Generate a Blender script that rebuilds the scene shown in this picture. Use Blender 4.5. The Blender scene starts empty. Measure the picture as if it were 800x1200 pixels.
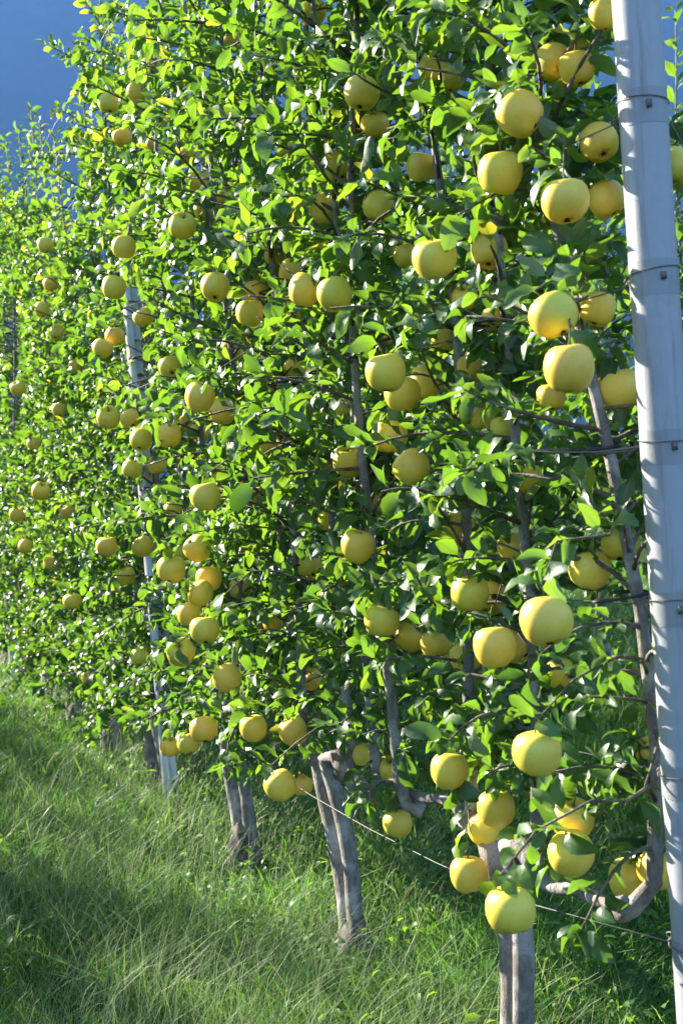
import bpy, math, random
import numpy as np
from mathutils import Vector, Matrix

random.seed(11)
RNG = np.random.default_rng(11)
scene = bpy.context.scene
COL = scene.collection

# ------------------------------------------------------------------ camera
F = 1400.0                      # focal length in pixels of an 800 x 1200 picture
CAM = np.array([0.0, 0.0, 1.35])
PITCH, ROLL = math.atan(41 / 1400.0), 0.073
FWD = np.array([0, math.cos(PITCH), -math.sin(PITCH)])
_r0 = np.array([1.0, 0, 0]); _u0 = np.array([0, math.sin(PITCH), math.cos(PITCH)])
RIGHT = math.cos(ROLL) * _r0 - math.sin(ROLL) * _u0
UP = math.sin(ROLL) * _r0 + math.cos(ROLL) * _u0
cd = bpy.data.cameras.new('camera')
cam = bpy.data.objects.new('camera', cd); COL.objects.link(cam)
cd.sensor_fit = 'VERTICAL'; cd.sensor_height = 36; cd.lens = 36 * F / 1200
cd.clip_start = 0.05; cd.clip_end = 20000
cd.dof.use_dof = True; cd.dof.focus_distance = 3.0; cd.dof.aperture_fstop = 7.0
m = Matrix.Identity(4)
for i in range(3):
    m[i][0] = RIGHT[i]; m[i][1] = UP[i]; m[i][2] = -FWD[i]; m[i][3] = CAM[i]
cam.matrix_world = m
scene.camera = cam

# ------------------------------------------------------------------ sky, sun, exposure
SUN_AZ, SUN_EL = math.radians(-53), math.radians(27)      # azimuth from +Y towards +X
SUN = Vector((math.sin(SUN_AZ) * math.cos(SUN_EL), math.cos(SUN_AZ) * math.cos(SUN_EL), math.sin(SUN_EL)))
w = bpy.data.worlds.new('World'); scene.world = w; w.use_nodes = True
nt = w.node_tree; nt.nodes.clear()
sky = nt.nodes.new('ShaderNodeTexSky'); sky.sky_type = 'NISHITA'; sky.sun_disc = False
sky.sun_elevation = SUN_EL; sky.sun_rotation = SUN_AZ
bg = nt.nodes.new('ShaderNodeBackground'); bg.inputs[1].default_value = 0.062
wo = nt.nodes.new('ShaderNodeOutputWorld')
nt.links.new(sky.outputs[0], bg.inputs[0]); nt.links.new(bg.outputs[0], wo.inputs[0])
sl = bpy.data.lights.new('sun', 'SUN'); sl.energy = 5.0; sl.angle = math.radians(0.5); sl.color = (1, 0.93, 0.80)
so = bpy.data.objects.new('sun', sl); COL.objects.link(so)
so.rotation_euler = (-SUN).to_track_quat('-Z', 'Y').to_euler()
scene.view_settings.view_transform = 'Standard'; scene.view_settings.look = 'None'
scene.view_settings.exposure = 2.82; scene.view_settings.gamma = 1
scene.cycles.use_denoising = True
scene.cycles.max_bounces = 8; scene.cycles.transmission_bounces = 6; scene.cycles.diffuse_bounces = 4
scene.cycles.glossy_bounces = 3; scene.cycles.volume_bounces = 0; scene.cycles.transparent_max_bounces = 4
scene.cycles.caustics_reflective = False; scene.cycles.caustics_refractive = False
scene.cycles.sample_clamp_indirect = 6

# ------------------------------------------------------------------ the row's own axes
PHI = math.atan(0.425)
ROW = np.array([-math.sin(PHI), math.cos(PHI), 0])          # along the row, away
SIDE = np.array([-math.cos(PHI), -math.sin(PHI), 0])        # from the row into the alley
ROW0 = np.array([1.35, 0, 0])
def P(s, v=0.0, z=0.0, off=0.0):
    """s along the row, v out into the alley, z up; off = v of another row's line."""
    return ROW0 + ROW * s + SIDE * (v + off) + np.array([0, 0, z])
def to_sv(p):
    d = np.asarray(p) - ROW0
    return d @ ROW, d @ SIDE
def project(p):
    d = np.atleast_2d(p) - CAM
    z = d @ FWD
    zz = np.where(z > 0.05, z, 0.05)
    return np.stack([400 + F * (d @ RIGHT) / zz, 600 - F * (d @ UP) / zz, z], 1)
def ray(x, y):
    d = FWD + RIGHT * (x - 400) / F - UP * (y - 600) / F
    return d                                                 # depth 1 along the view axis

# ------------------------------------------------------------------ helpers
def link(o, parent=None):
    COL.objects.link(o)
    if parent is not None: o.parent = parent
    return o
def tag(o, label=None, cat=None, group=None, kind=None):
    if label: o['label'] = label
    if cat: o['category'] = cat
    if group: o['group'] = group
    if kind: o['kind'] = kind
    return o
def empty(name, loc):
    o = bpy.data.objects.new(name, None); o.empty_display_size = 0.05
    link(o); o.location = loc
    o.matrix_world = Matrix.Translation(Vector(loc))
    return o
def np_mesh(name, V, Fc, mat, smooth=True, attrs=None):
    """V (n,3); Fc list of (m,k) int arrays (k = 3 or 4)."""
    me = bpy.data.meshes.new(name)
    V = np.asarray(V, np.float32)
    me.vertices.add(len(V)); me.vertices.foreach_set('co', V.ravel())
    Fc = [f for f in Fc if len(f)]
    nl = sum(f.size for f in Fc); nf = sum(len(f) for f in Fc)
    me.loops.add(nl); me.polygons.add(nf)
    me.loops.foreach_set('vertex_index', np.concatenate([f.ravel() for f in Fc]).astype(np.int32))
    tot = np.concatenate([np.full(len(f), f.shape[1], np.int32) for f in Fc])
    st = np.concatenate([[0], np.cumsum(tot)[:-1]]).astype(np.int32)
    me.polygons.foreach_set('loop_start', st)
    if smooth: me.polygons.foreach_set('use_smooth', np.ones(nf, bool))
    for k, a in (attrs or {}).items():
        at = me.attributes.new(k, 'FLOAT', 'POINT'); at.data.foreach_set('value', np.asarray(a, np.float32))
    if mat: me.materials.append(mat)
    me.update(calc_edges=True)
    return me
def obj(name, me, parent=None, loc=None):
    """me in the parent's local (unrotated) space"""
    o = bpy.data.objects.new(name, me); link(o, parent)
    if loc is not None: o.location = loc
    return o
class MB:
    def __init__(s): s.v = []; s.f4 = []; s.f3 = []; s.n = 0
    def add(s, v, f):
        b = s.n; s.v += [tuple(q) for q in v]; s.n += len(v)
        for q in f: (s.f4 if len(q) == 4 else s.f3).append([i + b for i in q])
        return s
    def tube(s, pts, rad, k=6, cap=True):
        pts = [np.asarray(p, float) for p in pts]; n = len(pts)
        if not hasattr(rad, '__len__'): rad = [rad] * n
        v = []; f = []
        t0 = pts[1] - pts[0]; a = np.array([0, 0, 1.0]) if abs(t0[2]) < 0.8 * np.linalg.norm(t0) else np.array([1.0, 0, 0])
        for i in range(n):
            t = pts[min(i + 1, n - 1)] - pts[max(i - 1, 0)]; t /= (np.linalg.norm(t) + 1e-9)
            x = a - t * (a @ t); x /= (np.linalg.norm(x) + 1e-9); y = np.cross(t, x); a = x
            for j in range(k):
                q = 2 * math.pi * j / k
                v.append(pts[i] + rad[i] * (x * math.cos(q) + y * math.sin(q)))
        for i in range(n - 1):
            for j in range(k):
                f.append((i * k + j, i * k + (j + 1) % k, (i + 1) * k + (j + 1) % k, (i + 1) * k + j))
        if cap:
            v.append(pts[0]); v.append(pts[-1])
            for j in range(k):
                f.append((n * k, (j + 1) % k, j)); f.append((n * k + 1, (n - 1) * k + j, (n - 1) * k + (j + 1) % k))
        return s.add(v, f)
    def box(s, c, ax, ay, az, hx, hy, hz):
        c, ax, ay, az = (np.asarray(q, float) for q in (c, ax, ay, az))
        v = [c + ax * hx * i + ay * hy * j + az * hz * k for i in (-1, 1) for j in (-1, 1) for k in (-1, 1)]
        return s.add(v, [(0, 1, 3, 2), (4, 6, 7, 5), (0, 4, 5, 1), (2, 3, 7, 6), (0, 2, 6, 4), (1, 5, 7, 3)])
    def lathe(s, c, prof, k=16, cap=False):
        v = []; f = []; n = len(prof)
        for r, z in prof:
            for j in range(k):
                q = 2 * math.pi * j / k; v.append((c[0] + r * math.cos(q), c[1] + r * math.sin(q), c[2] + z))
        for i in range(n - 1):
            for j in range(k): f.append((i * k + j, i * k + (j + 1) % k, (i + 1) * k + (j + 1) % k, (i + 1) * k + j))
        if cap:
            v.append((c[0], c[1], c[2] + prof[-1][1])); v.append((c[0], c[1], c[2] + prof[0][1]))
            for j in range(k):
                f.append((n * k, (n - 1) * k + j, (n - 1) * k + (j + 1) % k)); f.append((n * k + 1, (j + 1) % k, j))
        return s.add(v, f)
    def build(s, name, mat, parent=None, loc=None, smooth=True, origin=None):
        V = np.array(s.v, float)
        if origin is not None: V = V - np.asarray(origin)
        fs = []
        if s.f4: fs.append(np.array(s.f4))
        if s.f3: fs.append(np.array(s.f3))
        return obj(name, np_mesh(name, V, fs, mat, smooth), parent, loc)

# ------------------------------------------------------------------ materials
def mat(name):
    m = bpy.data.materials.new(name); m.use_nodes = True
    nt = m.node_tree; nt.nodes.clear()
    out = nt.nodes.new('ShaderNodeOutputMaterial')
    return m, nt, out
def N(nt, t, **kw):
    n = nt.nodes.new(t)
    for k, v in kw.items():
        if k.startswith('i_'):
            key = k[2:]; key = int(key) if key.isdigit() else key.replace('_', ' ')
            n.inputs[key].default_value = v
        else: setattr(n, k, v)
    return n
def ramp(nt, fac, stops):
    r = nt.nodes.new('ShaderNodeValToRGB'); e = r.color_ramp.elements
    e[0].position, e[0].color = stops[0][0], (*stops[0][1], 1)
    e[1].position, e[1].color = stops[-1][0], (*stops[-1][1], 1)
    for p, c in stops[1:-1]:
        q = e.new(p); q.color = (*c, 1)
    nt.links.new(fac, r.inputs[0]); return r.outputs[0]
def mix(nt, fac, a, b, mode='MIX'):
    n = nt.nodes.new('ShaderNodeMix'); n.data_type = 'RGBA'; n.blend_type = mode
    for s, v in ((n.inputs[0], fac), (n.inputs[6], a), (n.inputs[7], b)):
        if isinstance(v, bpy.types.NodeSocket): nt.links.new(v, s)
        else: s.default_value = v if not isinstance(v, tuple) else (*v, 1)[:4]
    return n.outputs[2]
def noise(nt, vec, scale, detail=4, rough=0.55):
    n = N(nt, 'ShaderNodeTexNoise'); n.inputs['Scale'].default_value = scale
    n.inputs['Detail'].default_value = detail; n.inputs['Roughness'].default_value = rough
    if vec is not None: nt.links.new(vec, n.inputs['Vector'])
    return n.outputs[0]
def bump(nt, h, strength, dist):
    b = N(nt, 'ShaderNodeBump'); b.inputs['Strength'].default_value = strength; b.inputs['Distance'].default_value = dist
    nt.links.new(h, b.inputs['Height']); return b.outputs[0]

def leaf_material(name, transl=0.40, rough=0.40):
    m, nt, out = mat(name); L = nt.links
    at = N(nt, 'ShaderNodeAttribute', attribute_name='tint').outputs['Fac']
    rib = N(nt, 'ShaderNodeAttribute', attribute_name='rib').outputs['Fac']
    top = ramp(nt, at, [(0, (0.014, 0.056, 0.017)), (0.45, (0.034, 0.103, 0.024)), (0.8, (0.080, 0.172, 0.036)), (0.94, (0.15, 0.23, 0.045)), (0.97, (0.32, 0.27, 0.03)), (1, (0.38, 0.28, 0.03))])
    geo = N(nt, 'ShaderNodeNewGeometry')
    under = mix(nt, 0.6, top, (0.22, 0.28, 0.17))
    base = mix(nt, geo.outputs['Backfacing'], top, under)
    rr = N(nt, 'ShaderNodeMath', operation='POWER'); L.new(rib, rr.inputs[0]); rr.inputs[1].default_value = 7
    r2 = N(nt, 'ShaderNodeMath', operation='MULTIPLY'); L.new(rr.outputs[0], r2.inputs[0]); r2.inputs[1].default_value = 0.55
    base = mix(nt, r2.outputs[0], base, (0.17, 0.24, 0.08))
    nz = noise(nt, geo.outputs['Position'], 55, 3)
    base = mix(nt, 0.35, base, mix(nt, nz, (0.5, 0.55, 0.5), (1.5, 1.4, 1.2)), 'MULTIPLY')
    p = N(nt, 'ShaderNodeBsdfPrincipled'); L.new(base, p.inputs['Base Color'])
    rg = N(nt, 'ShaderNodeMapRange'); L.new(nz, rg.inputs[0])
    rg.inputs[3].default_value = rough - 0.1; rg.inputs[4].default_value = rough + 0.16
    L.new(rg.outputs[0], p.inputs['Roughness'])
    p.inputs['Specular IOR Level'].default_value = 0.62
    L.new(bump(nt, nz, 0.35, 0.004), p.inputs['Normal'])
    t = N(nt, 'ShaderNodeBsdfTranslucent')
    tc = ramp(nt, at, [(0, (0.10, 0.25, 0.015)), (0.5, (0.22, 0.43, 0.018)), (0.85, (0.38, 0.57, 0.03)), (0.97, (0.70, 0.55, 0.03)), (1, (0.75, 0.5, 0.03))])
    L.new(mix(nt, r2.outputs[0], tc, (0.10, 0.16, 0.02)), t.inputs[0])
    s = N(nt, 'ShaderNodeMixShader'); s.inputs[0].default_value = transl
    L.new(p.outputs[0], s.inputs[1]); L.new(t.outputs[0], s.inputs[2]); L.new(s.outputs[0], out.inputs[0])
    return m
M_LEAF = leaf_material('apple_leaf')

def bark_material(name, dark, light, patch, sc=1.0):
    m, nt, out = mat(name); L = nt.links
    pos = N(nt, 'ShaderNodeNewGeometry').outputs['Position']
    mp = N(nt, 'ShaderNodeMapping'); L.new(pos, mp.inputs[0]); mp.inputs['Scale'].default_value = (1, 1, 0.35)
    n1 = noise(nt, mp.outputs[0], 60 * sc, 6, 0.65); n2 = noise(nt, pos, 14 * sc, 4); n3 = noise(nt, pos, 190 * sc, 3)
    c = ramp(nt, n1, [(0.3, dark), (0.7, light)])
    k = ramp(nt, n2, [(0.48, (0, 0, 0)), (0.62, (1, 1, 1))])
    c = mix(nt, k, c, patch)
    sp = ramp(nt, n3, [(0.60, (0, 0, 0)), (0.68, (0.6, 0.6, 0.6))])
    c = mix(nt, sp, c, tuple(q * 0.35 for q in dark))
    p = N(nt, 'ShaderNodeBsdfPrincipled', i_Roughness=0.8); L.new(c, p.inputs['Base Color'])
    L.new(bump(nt, n1, 0.9, 0.010), p.inputs['Normal']); L.new(p.outputs[0], out.inputs[0])
    return m
M_BARK = bark_material('bark', (0.105, 0.09, 0.075), (0.27, 0.235, 0.20), (0.36, 0.34, 0.31))
M_TWIG = bark_material('twig_bark', (0.06, 0.045, 0.032), (0.17, 0.13, 0.095), (0.22, 0.19, 0.15), 1.5)
M_BURL = bark_material('graft_bark', (0.05, 0.042, 0.035), (0.16, 0.14, 0.12), (0.12, 0.11, 0.09))

def metal_material(name, base, rough=0.42, metallic=0.75, spot=0.25):
    m, nt, out = mat(name); L = nt.links
    pos = N(nt, 'ShaderNodeNewGeometry').outputs['Position']
    v = N(nt, 'ShaderNodeTexVoronoi', i_Scale=70.0); L.new(pos, v.inputs['Vector'])
    n2 = noise(nt, pos, 7, 5, 0.65); n3 = noise(nt, pos, 260, 2)
    c = mix(nt, spot, base, mix(nt, v.outputs['Color'], (0.55, 0.55, 0.55), (1.25, 1.25, 1.25)), 'MULTIPLY')
    c = mix(nt, 0.4, c, mix(nt, n2, (0.55, 0.54, 0.52), (1.3, 1.3, 1.3)), 'MULTIPLY')
    mp = N(nt, 'ShaderNodeMapping'); L.new(pos, mp.inputs[0]); mp.inputs['Scale'].default_value = (1, 1, 0.06)
    st = ramp(nt, noise(nt, mp.outputs[0], 55, 5, 0.7), [(0.52, (0, 0, 0)), (0.70, (0.55, 0.55, 0.55))])
    c = mix(nt, st, c, (0.20, 0.17, 0.13))
    p = N(nt, 'ShaderNodeBsdfPrincipled', i_Metallic=metallic); L.new(c, p.inputs['Base Color'])
    rg = N(nt, 'ShaderNodeMapRange'); L.new(n2, rg.inputs[0]); rg.inputs[3].default_value = rough - 0.1; rg.inputs[4].default_value = rough + 0.15
    L.new(rg.outputs[0], p.inputs['Roughness'])
    L.new(bump(nt, n3, 0.12, 0.002), p.inputs['Normal']); L.new(p.outputs[0], out.inputs[0])
    return m
M_ZINC = metal_material('galvanised_steel', (0.38, 0.39, 0.41), 0.55, 0.15, 0.10)
M_ZINC2 = metal_material('bright_zinc', (0.66, 0.67, 0.68), 0.5, 0.15, 0.1)
M_BAND = metal_material('band_steel', (0.31, 0.32, 0.33), 0.5, 0.2, 0.10)
M_WIRE = metal_material('wire_steel', (0.13, 0.13, 0.125), 0.55, 0.3, 0.0)
def plain(name, col, rough):
    m, nt, out = mat(name)
    pos = N(nt, 'ShaderNodeNewGeometry').outputs['Position']
    c = mix(nt, 0.5, col, mix(nt, noise(nt, pos, 40, 4), (0.5, 0.5, 0.5), (1.5, 1.5, 1.5)), 'MULTIPLY')
    p = N(nt, 'ShaderNodeBsdfPrincipled', i_Roughness=rough); nt.links.new(c, p.inputs['Base Color'])
    nt.links.new(p.outputs[0], out.inputs[0]); return m
M_BLACK = plain('black_rubber', (0.02, 0.02, 0.022), 0.55)
M_CALYX = plain('dry_calyx', (0.05, 0.035, 0.018), 0.9)
M_STEM = plain('fruit_stem', (0.12, 0.10, 0.04), 0.7)

def apple_material():
    m, nt, out = mat('apple_skin'); L = nt.links
    tc = N(nt, 'ShaderNodeTexCoord'); oi = N(nt, 'ShaderNodeObjectInfo')
    mp = N(nt, 'ShaderNodeVectorMath', operation='ADD'); L.new(tc.outputs['Object'], mp.inputs[0])
    cb = N(nt, 'ShaderNodeCombineXYZ'); L.new(oi.outputs['Random'], cb.inputs[0])
    L.new(cb.outputs[0], mp.inputs[1])
    base = ramp(nt, oi.outputs['Random'], [(0, (0.80, 0.64, 0.085)), (0.35, (0.90, 0.66, 0.09)), (0.7, (0.94, 0.60, 0.085)), (1, (0.74, 0.64, 0.08))])
    n1 = noise(nt, mp.outputs[0], 18, 3); n2 = noise(nt, mp.outputs[0], 55, 4)
    green = ramp(nt, n1, [(0.42, (0, 0, 0)), (0.75, (0.5, 0.5, 0.5))])
    c = mix(nt, green, base, (0.64, 0.58, 0.07))
    sep = N(nt, 'ShaderNodeSeparateXYZ'); L.new(tc.outputs['Object'], sep.inputs[0])
    bl = N(nt, 'ShaderNodeMapRange'); L.new(sep.outputs[0], bl.inputs[0])
    bl.inputs[1].default_value = 0.008; bl.inputs[2].default_value = 0.045; bl.inputs[3].default_value = 0; bl.inputs[4].default_value = 0.5
    c = mix(nt, bl.outputs[0], c, (0.82, 0.45, 0.08))
    v = N(nt, 'ShaderNodeTexVoronoi', i_Scale=170.0); L.new(mp.outputs[0], v.inputs['Vector'])
    xy = N(nt, 'ShaderNodeVectorMath', operation='MULTIPLY'); L.new(tc.outputs['Object'], xy.inputs[0]); xy.inputs[1].default_value = (1, 1, 0)
    ln = N(nt, 'ShaderNodeVectorMath', operation='LENGTH'); L.new(xy.outputs[0], ln.inputs[0])
    ad = N(nt, 'ShaderNodeMath', operation='MULTIPLY_ADD'); L.new(n2, ad.inputs[0]); ad.inputs[1].default_value = 0.016; L.new(ln.outputs['Value'], ad.inputs[2])
    ru = ramp(nt, ad.outputs[0], [(0.012, (0.75, 0.75, 0.75)), (0.021, (0, 0, 0))])
    up_ = N(nt, 'ShaderNodeMath', operation='GREATER_THAN'); L.new(sep.outputs[2], up_.inputs[0]); up_.inputs[1].default_value = 0.0
    ru = mix(nt, 1.0, ru, up_.outputs[0], 'MULTIPLY')
    c = mix(nt, ru, c, (0.30, 0.19, 0.06))
    dots = ramp(nt, v.outputs['Distance'], [(0.10, (0.55, 0.55, 0.55)), (0.2, (0, 0, 0))])
    c = mix(nt, dots, c, (0.42, 0.33, 0.10))
    c = mix(nt, 0.22, c, mix(nt, n2, (0.6, 0.6, 0.6), (1.35, 1.35, 1.35)), 'MULTIPLY')
    p = N(nt, 'ShaderNodeBsdfPrincipled', i_Roughness=0.42); L.new(c, p.inputs['Base Color'])
    p.inputs['Specular IOR Level'].default_value = 0.4
    p.inputs['Subsurface Weight'].default_value = 0.35; p.inputs['Subsurface Radius'].default_value = (1, 0.7, 0.2)
    p.inputs['Subsurface Scale'].default_value = 0.008
    L.new(bump(nt, n2, 0.12, 0.002), p.inputs['Normal']); L.new(p.outputs[0], out.inputs[0])
    return m
M_APPLE = apple_material()

def grass_material(name, stops, tstops, transl=0.4):
    m, nt, out = mat(name); L = nt.links
    at = N(nt, 'ShaderNodeAttribute', attribute_name='tint').outputs['Fac']
    p = N(nt, 'ShaderNodeBsdfPrincipled', i_Roughness=0.5); L.new(ramp(nt, at, stops), p.inputs['Base Color'])
    p.inputs['Specular IOR Level'].default_value = 0.4
    t = N(nt, 'ShaderNodeBsdfTranslucent'); L.new(ramp(nt, at, tstops), t.inputs[0])
    s = N(nt, 'ShaderNodeMixShader'); s.inputs[0].default_value = transl
    L.new(p.outputs[0], s.inputs[1]); L.new(t.outputs[0], s.inputs[2]); L.new(s.outputs[0], out.inputs[0])
    return m
M_GRASS = grass_material('grass_blade', [(0, (0.025, 0.085, 0.018)), (0.5, (0.045, 0.135, 0.025)), (0.85, (0.10, 0.21, 0.05)), (1, (0.25, 0.29, 0.12))],
                         [(0, (0.10, 0.30, 0.02)), (0.6, (0.22, 0.48, 0.04)), (1, (0.42, 0.50, 0.16))])
M_STALK = grass_material('grass_stalk', [(0, (0.13, 0.24, 0.08)), (1, (0.42, 0.44, 0.24))], [(0, (0.2, 0.36, 0.1)), (1, (0.45, 0.46, 0.24))], 0.35)
M_WEED = grass_material('clover_leaf', [(0, (0.035, 0.11, 0.02)), (1, (0.09, 0.20, 0.03))], [(0, (0.18, 0.42, 0.02)), (1, (0.36, 0.58, 0.03))], 0.45)

m, nt, out = mat('meadow_soil'); M_SOIL = m
pos = N(nt, 'ShaderNodeNewGeometry').outputs['Position']
c = ramp(nt, noise(nt, pos, 9, 6), [(0.35, (0.020, 0.035, 0.010)), (0.6, (0.035, 0.065, 0.014)), (0.75, (0.06, 0.055, 0.03))])
p = N(nt, 'ShaderNodeBsdfPrincipled', i_Roughness=0.95); nt.links.new(c, p.inputs['Base Color']); p.inputs['Specular IOR Level'].default_value = 0.05
nt.links.new(bump(nt, noise(nt, pos, 60, 4), 0.8, 0.02), p.inputs['Normal']); nt.links.new(p.outputs[0], out.inputs[0])

m, nt, out = mat('forest_slope'); M_FOREST = m
pos = N(nt, 'ShaderNodeNewGeometry').outputs['Position']
c = ramp(nt, noise(nt, pos, 0.012, 8, 0.7), [(0.35, (0.012, 0.026, 0.016)), (0.7, (0.030, 0.050, 0.024))])
p = N(nt, 'ShaderNodeBsdfPrincipled', i_Roughness=1.0); nt.links.new(c, p.inputs['Base Color'])
p.inputs['Specular IOR Level'].default_value = 0.0
nt.links.new(p.outputs[0], out.inputs[0])

# ------------------------------------------------------------------ setting: ground, mountain
g = 9000
tag(obj('meadow_ground', np_mesh('meadow_ground', [(-g, -g, 0), (g, -g, 0), (g, g, 0), (-g, g, 0)], [np.array([[0, 1, 2, 3]])], M_SOIL, False)), kind='structure')

nx, ny = 110, 44
xs = np.linspace(-6500, 6500, nx); ts = np.linspace(0, 1, ny)
X, T = np.meshgrid(xs, ts)
Y = 2300 + 1900 * T + 120 * np.sin(X / 700 + 1) * T
Zm = -5 + 2150 * T ** 0.92
for k, (fx, fy, a) in enumerate([(1 / 900, 3, 130), (1 / 410, 7, 75), (1 / 190, 13, 36), (1 / 95, 24, 18)]):
    Zm += a * np.sin(X * fx * 6.28 + k * 2.1 + 2.2 * np.sin(T * fy * 0.6 + k)) * np.sin(np.clip(T * 3.0, 0, 1.5)) * (0.6 + 0.4 * np.sin(T * fy + X * fx * 2))
V = np.stack([X, Y, Zm], 2).reshape(-1, 3)
i = (np.arange(ny - 1)[:, None] * nx + np.arange(nx - 1)[None]).ravel()
tag(obj('mountain', np_mesh('mountain', V, [np.stack([i, i + 1, i + 1 + nx, i + nx], 1)], M_FOREST)), kind='structure')

# ------------------------------------------------------------------ leaf templates
def leaf_template(wide, fold, arch, twist, wave, lo):
    """unit leaf along +y, upper face +z; petiole from the origin.  Returns V, quads, tris, rib"""
    pet = 0.22
    st = [0.0, 0.16, 0.42, 0.68, 0.88] if not lo else [0.0, 0.25, 0.62]
    hw = {0.0: 0.10, 0.16: 0.72, 0.42: 1.0, 0.68: 0.88, 0.88: 0.50, 0.25: 0.85, 0.62: 0.92}
    def spine(u):
        a = arch * u; return np.array([0, pet + (math.sin(a) / arch if arch else u), -(1 - math.cos(a)) / arch if arch else 0.0])
    V = []; rib = []; q = []; t = []
    for i, u in enumerate(st):
        c = spine(u); h = hw[u] * wide * 0.5; tw = twist * u
        wz = wave * math.sin(u * 9 + 1) * 0.05
        for s in (-1, 0, 1):
            dx, dz = s * h * math.cos(fold), abs(s) * h * math.sin(fold) + s * wz
            V.append((c[0] + dx * math.cos(tw) - dz * math.sin(tw), c[1], c[2] + dx * math.sin(tw) + dz * math.cos(tw)))
            rib.append(1.0 if s == 0 else 0.0)
    n = len(st)
    for i in range(n - 1):
        b = 3 * i; q += [(b, b + 1, b + 4, b + 3), (b + 1, b + 2, b + 5, b + 4)]
    tip = len(V); V.append(tuple(spine(1.0))); rib.append(0.9)
    b = 3 * (n - 1); t += [(b, b + 1, tip), (b + 1, b + 2, tip)]
    k = len(V)
    V += [(-0.012, 0, 0.02), (0.012, 0, 0.02)]; rib += [1, 1]          # petiole
    q.append((k, k + 1, 2, 0))
    return np.array(V, float), np.array(q), np.array(t), np.array(rib)
TEMPL = [leaf_template(*a, False) for a in ((0.56, 0.40, 0.8, 0.2, 1.4), (0.60, 0.25, 1.3, -0.35, 1), (0.52, 0.60, 0.6, 0.3, -1.3), (0.57, 0.35, 1.7, 0.45, 1.2), (0.50, 0.50, -0.45, -0.25, -1), (0.48, 0.3, 1.0, -0.6, 1.5), (0.54, 0.7, 0.9, 0.1, 1))]
TEMPL_LO = [leaf_template(*a, True) for a in ((0.58, 0.25, 0.7, 0.1, 0), (0.54, 0.35, 1.2, -0.2, 0))]
LEAF_MESH = {}
def leaf_mesh(k, tq):
    if (k, tq) not in LEAF_MESH:
        V, q, t, rib = TEMPL[k]
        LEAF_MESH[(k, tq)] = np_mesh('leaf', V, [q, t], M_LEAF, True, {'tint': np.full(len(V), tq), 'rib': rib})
    return LEAF_MESH[(k, tq)]
TQ = [0.08, 0.25, 0.4, 0.5, 0.6, 0.72, 0.82, 0.9, 0.985]

def unit(a): return a / (np.linalg.norm(a, axis=-1, keepdims=True) + 1e-9)
def frames(D, U):
    D = unit(D); X = unit(np.cross(D, U)); Zx = np.cross(X, D)
    return X, D, Zx

class Leaves:
    def __init__(s): s.p = []; s.d = []; s.u = []; s.l = []; s.t = []
    def add(s, p, d, u, l, t): s.p.append(p); s.d.append(d); s.u.append(u); s.l.append(l); s.t.append(t)
    def arrays(s): return np.array(s.p), np.array(s.d), np.array(s.u), np.array(s.l), np.array(s.t)

def stuff_leaves(name, arr, parent, origin, lo=False, mat_=None):
    p, d, u, l, t = arr
    if not len(p): return None
    X, D, Zx = frames(d, u); tm = TEMPL_LO if lo else TEMPL
    which = RNG.integers(0, len(tm), len(p))
    Vs, Q, Tt, tin, rb = [], [], [], [], []; base = 0
    for k, (V, q, tr, rib) in enumerate(tm):
        w_ = np.where(which == k)[0]
        if not len(w_): continue
        R = np.stack([X[w_], D[w_], Zx[w_]], 1)                 # n,3(local axis),3
        W = np.einsum('vk,nkj->nvj', V, R) * l[w_][:, None, None] + p[w_][:, None, :] - origin
        nv = len(V); off = base + np.arange(len(w_))[:, None, None] * nv
        Vs.append(W.reshape(-1, 3)); Q.append((q[None] + off).reshape(-1, 4)); Tt.append((tr[None] + off).reshape(-1, 3))
        tin.append(np.repeat(t[w_], nv)); rb.append(np.tile(rib, len(w_))); base += nv * len(w_)
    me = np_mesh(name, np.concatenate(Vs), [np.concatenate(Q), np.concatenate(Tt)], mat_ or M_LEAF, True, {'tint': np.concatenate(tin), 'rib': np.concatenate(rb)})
    o = obj(name, me, parent); o['kind'] = 'stuff'
    return o

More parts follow.
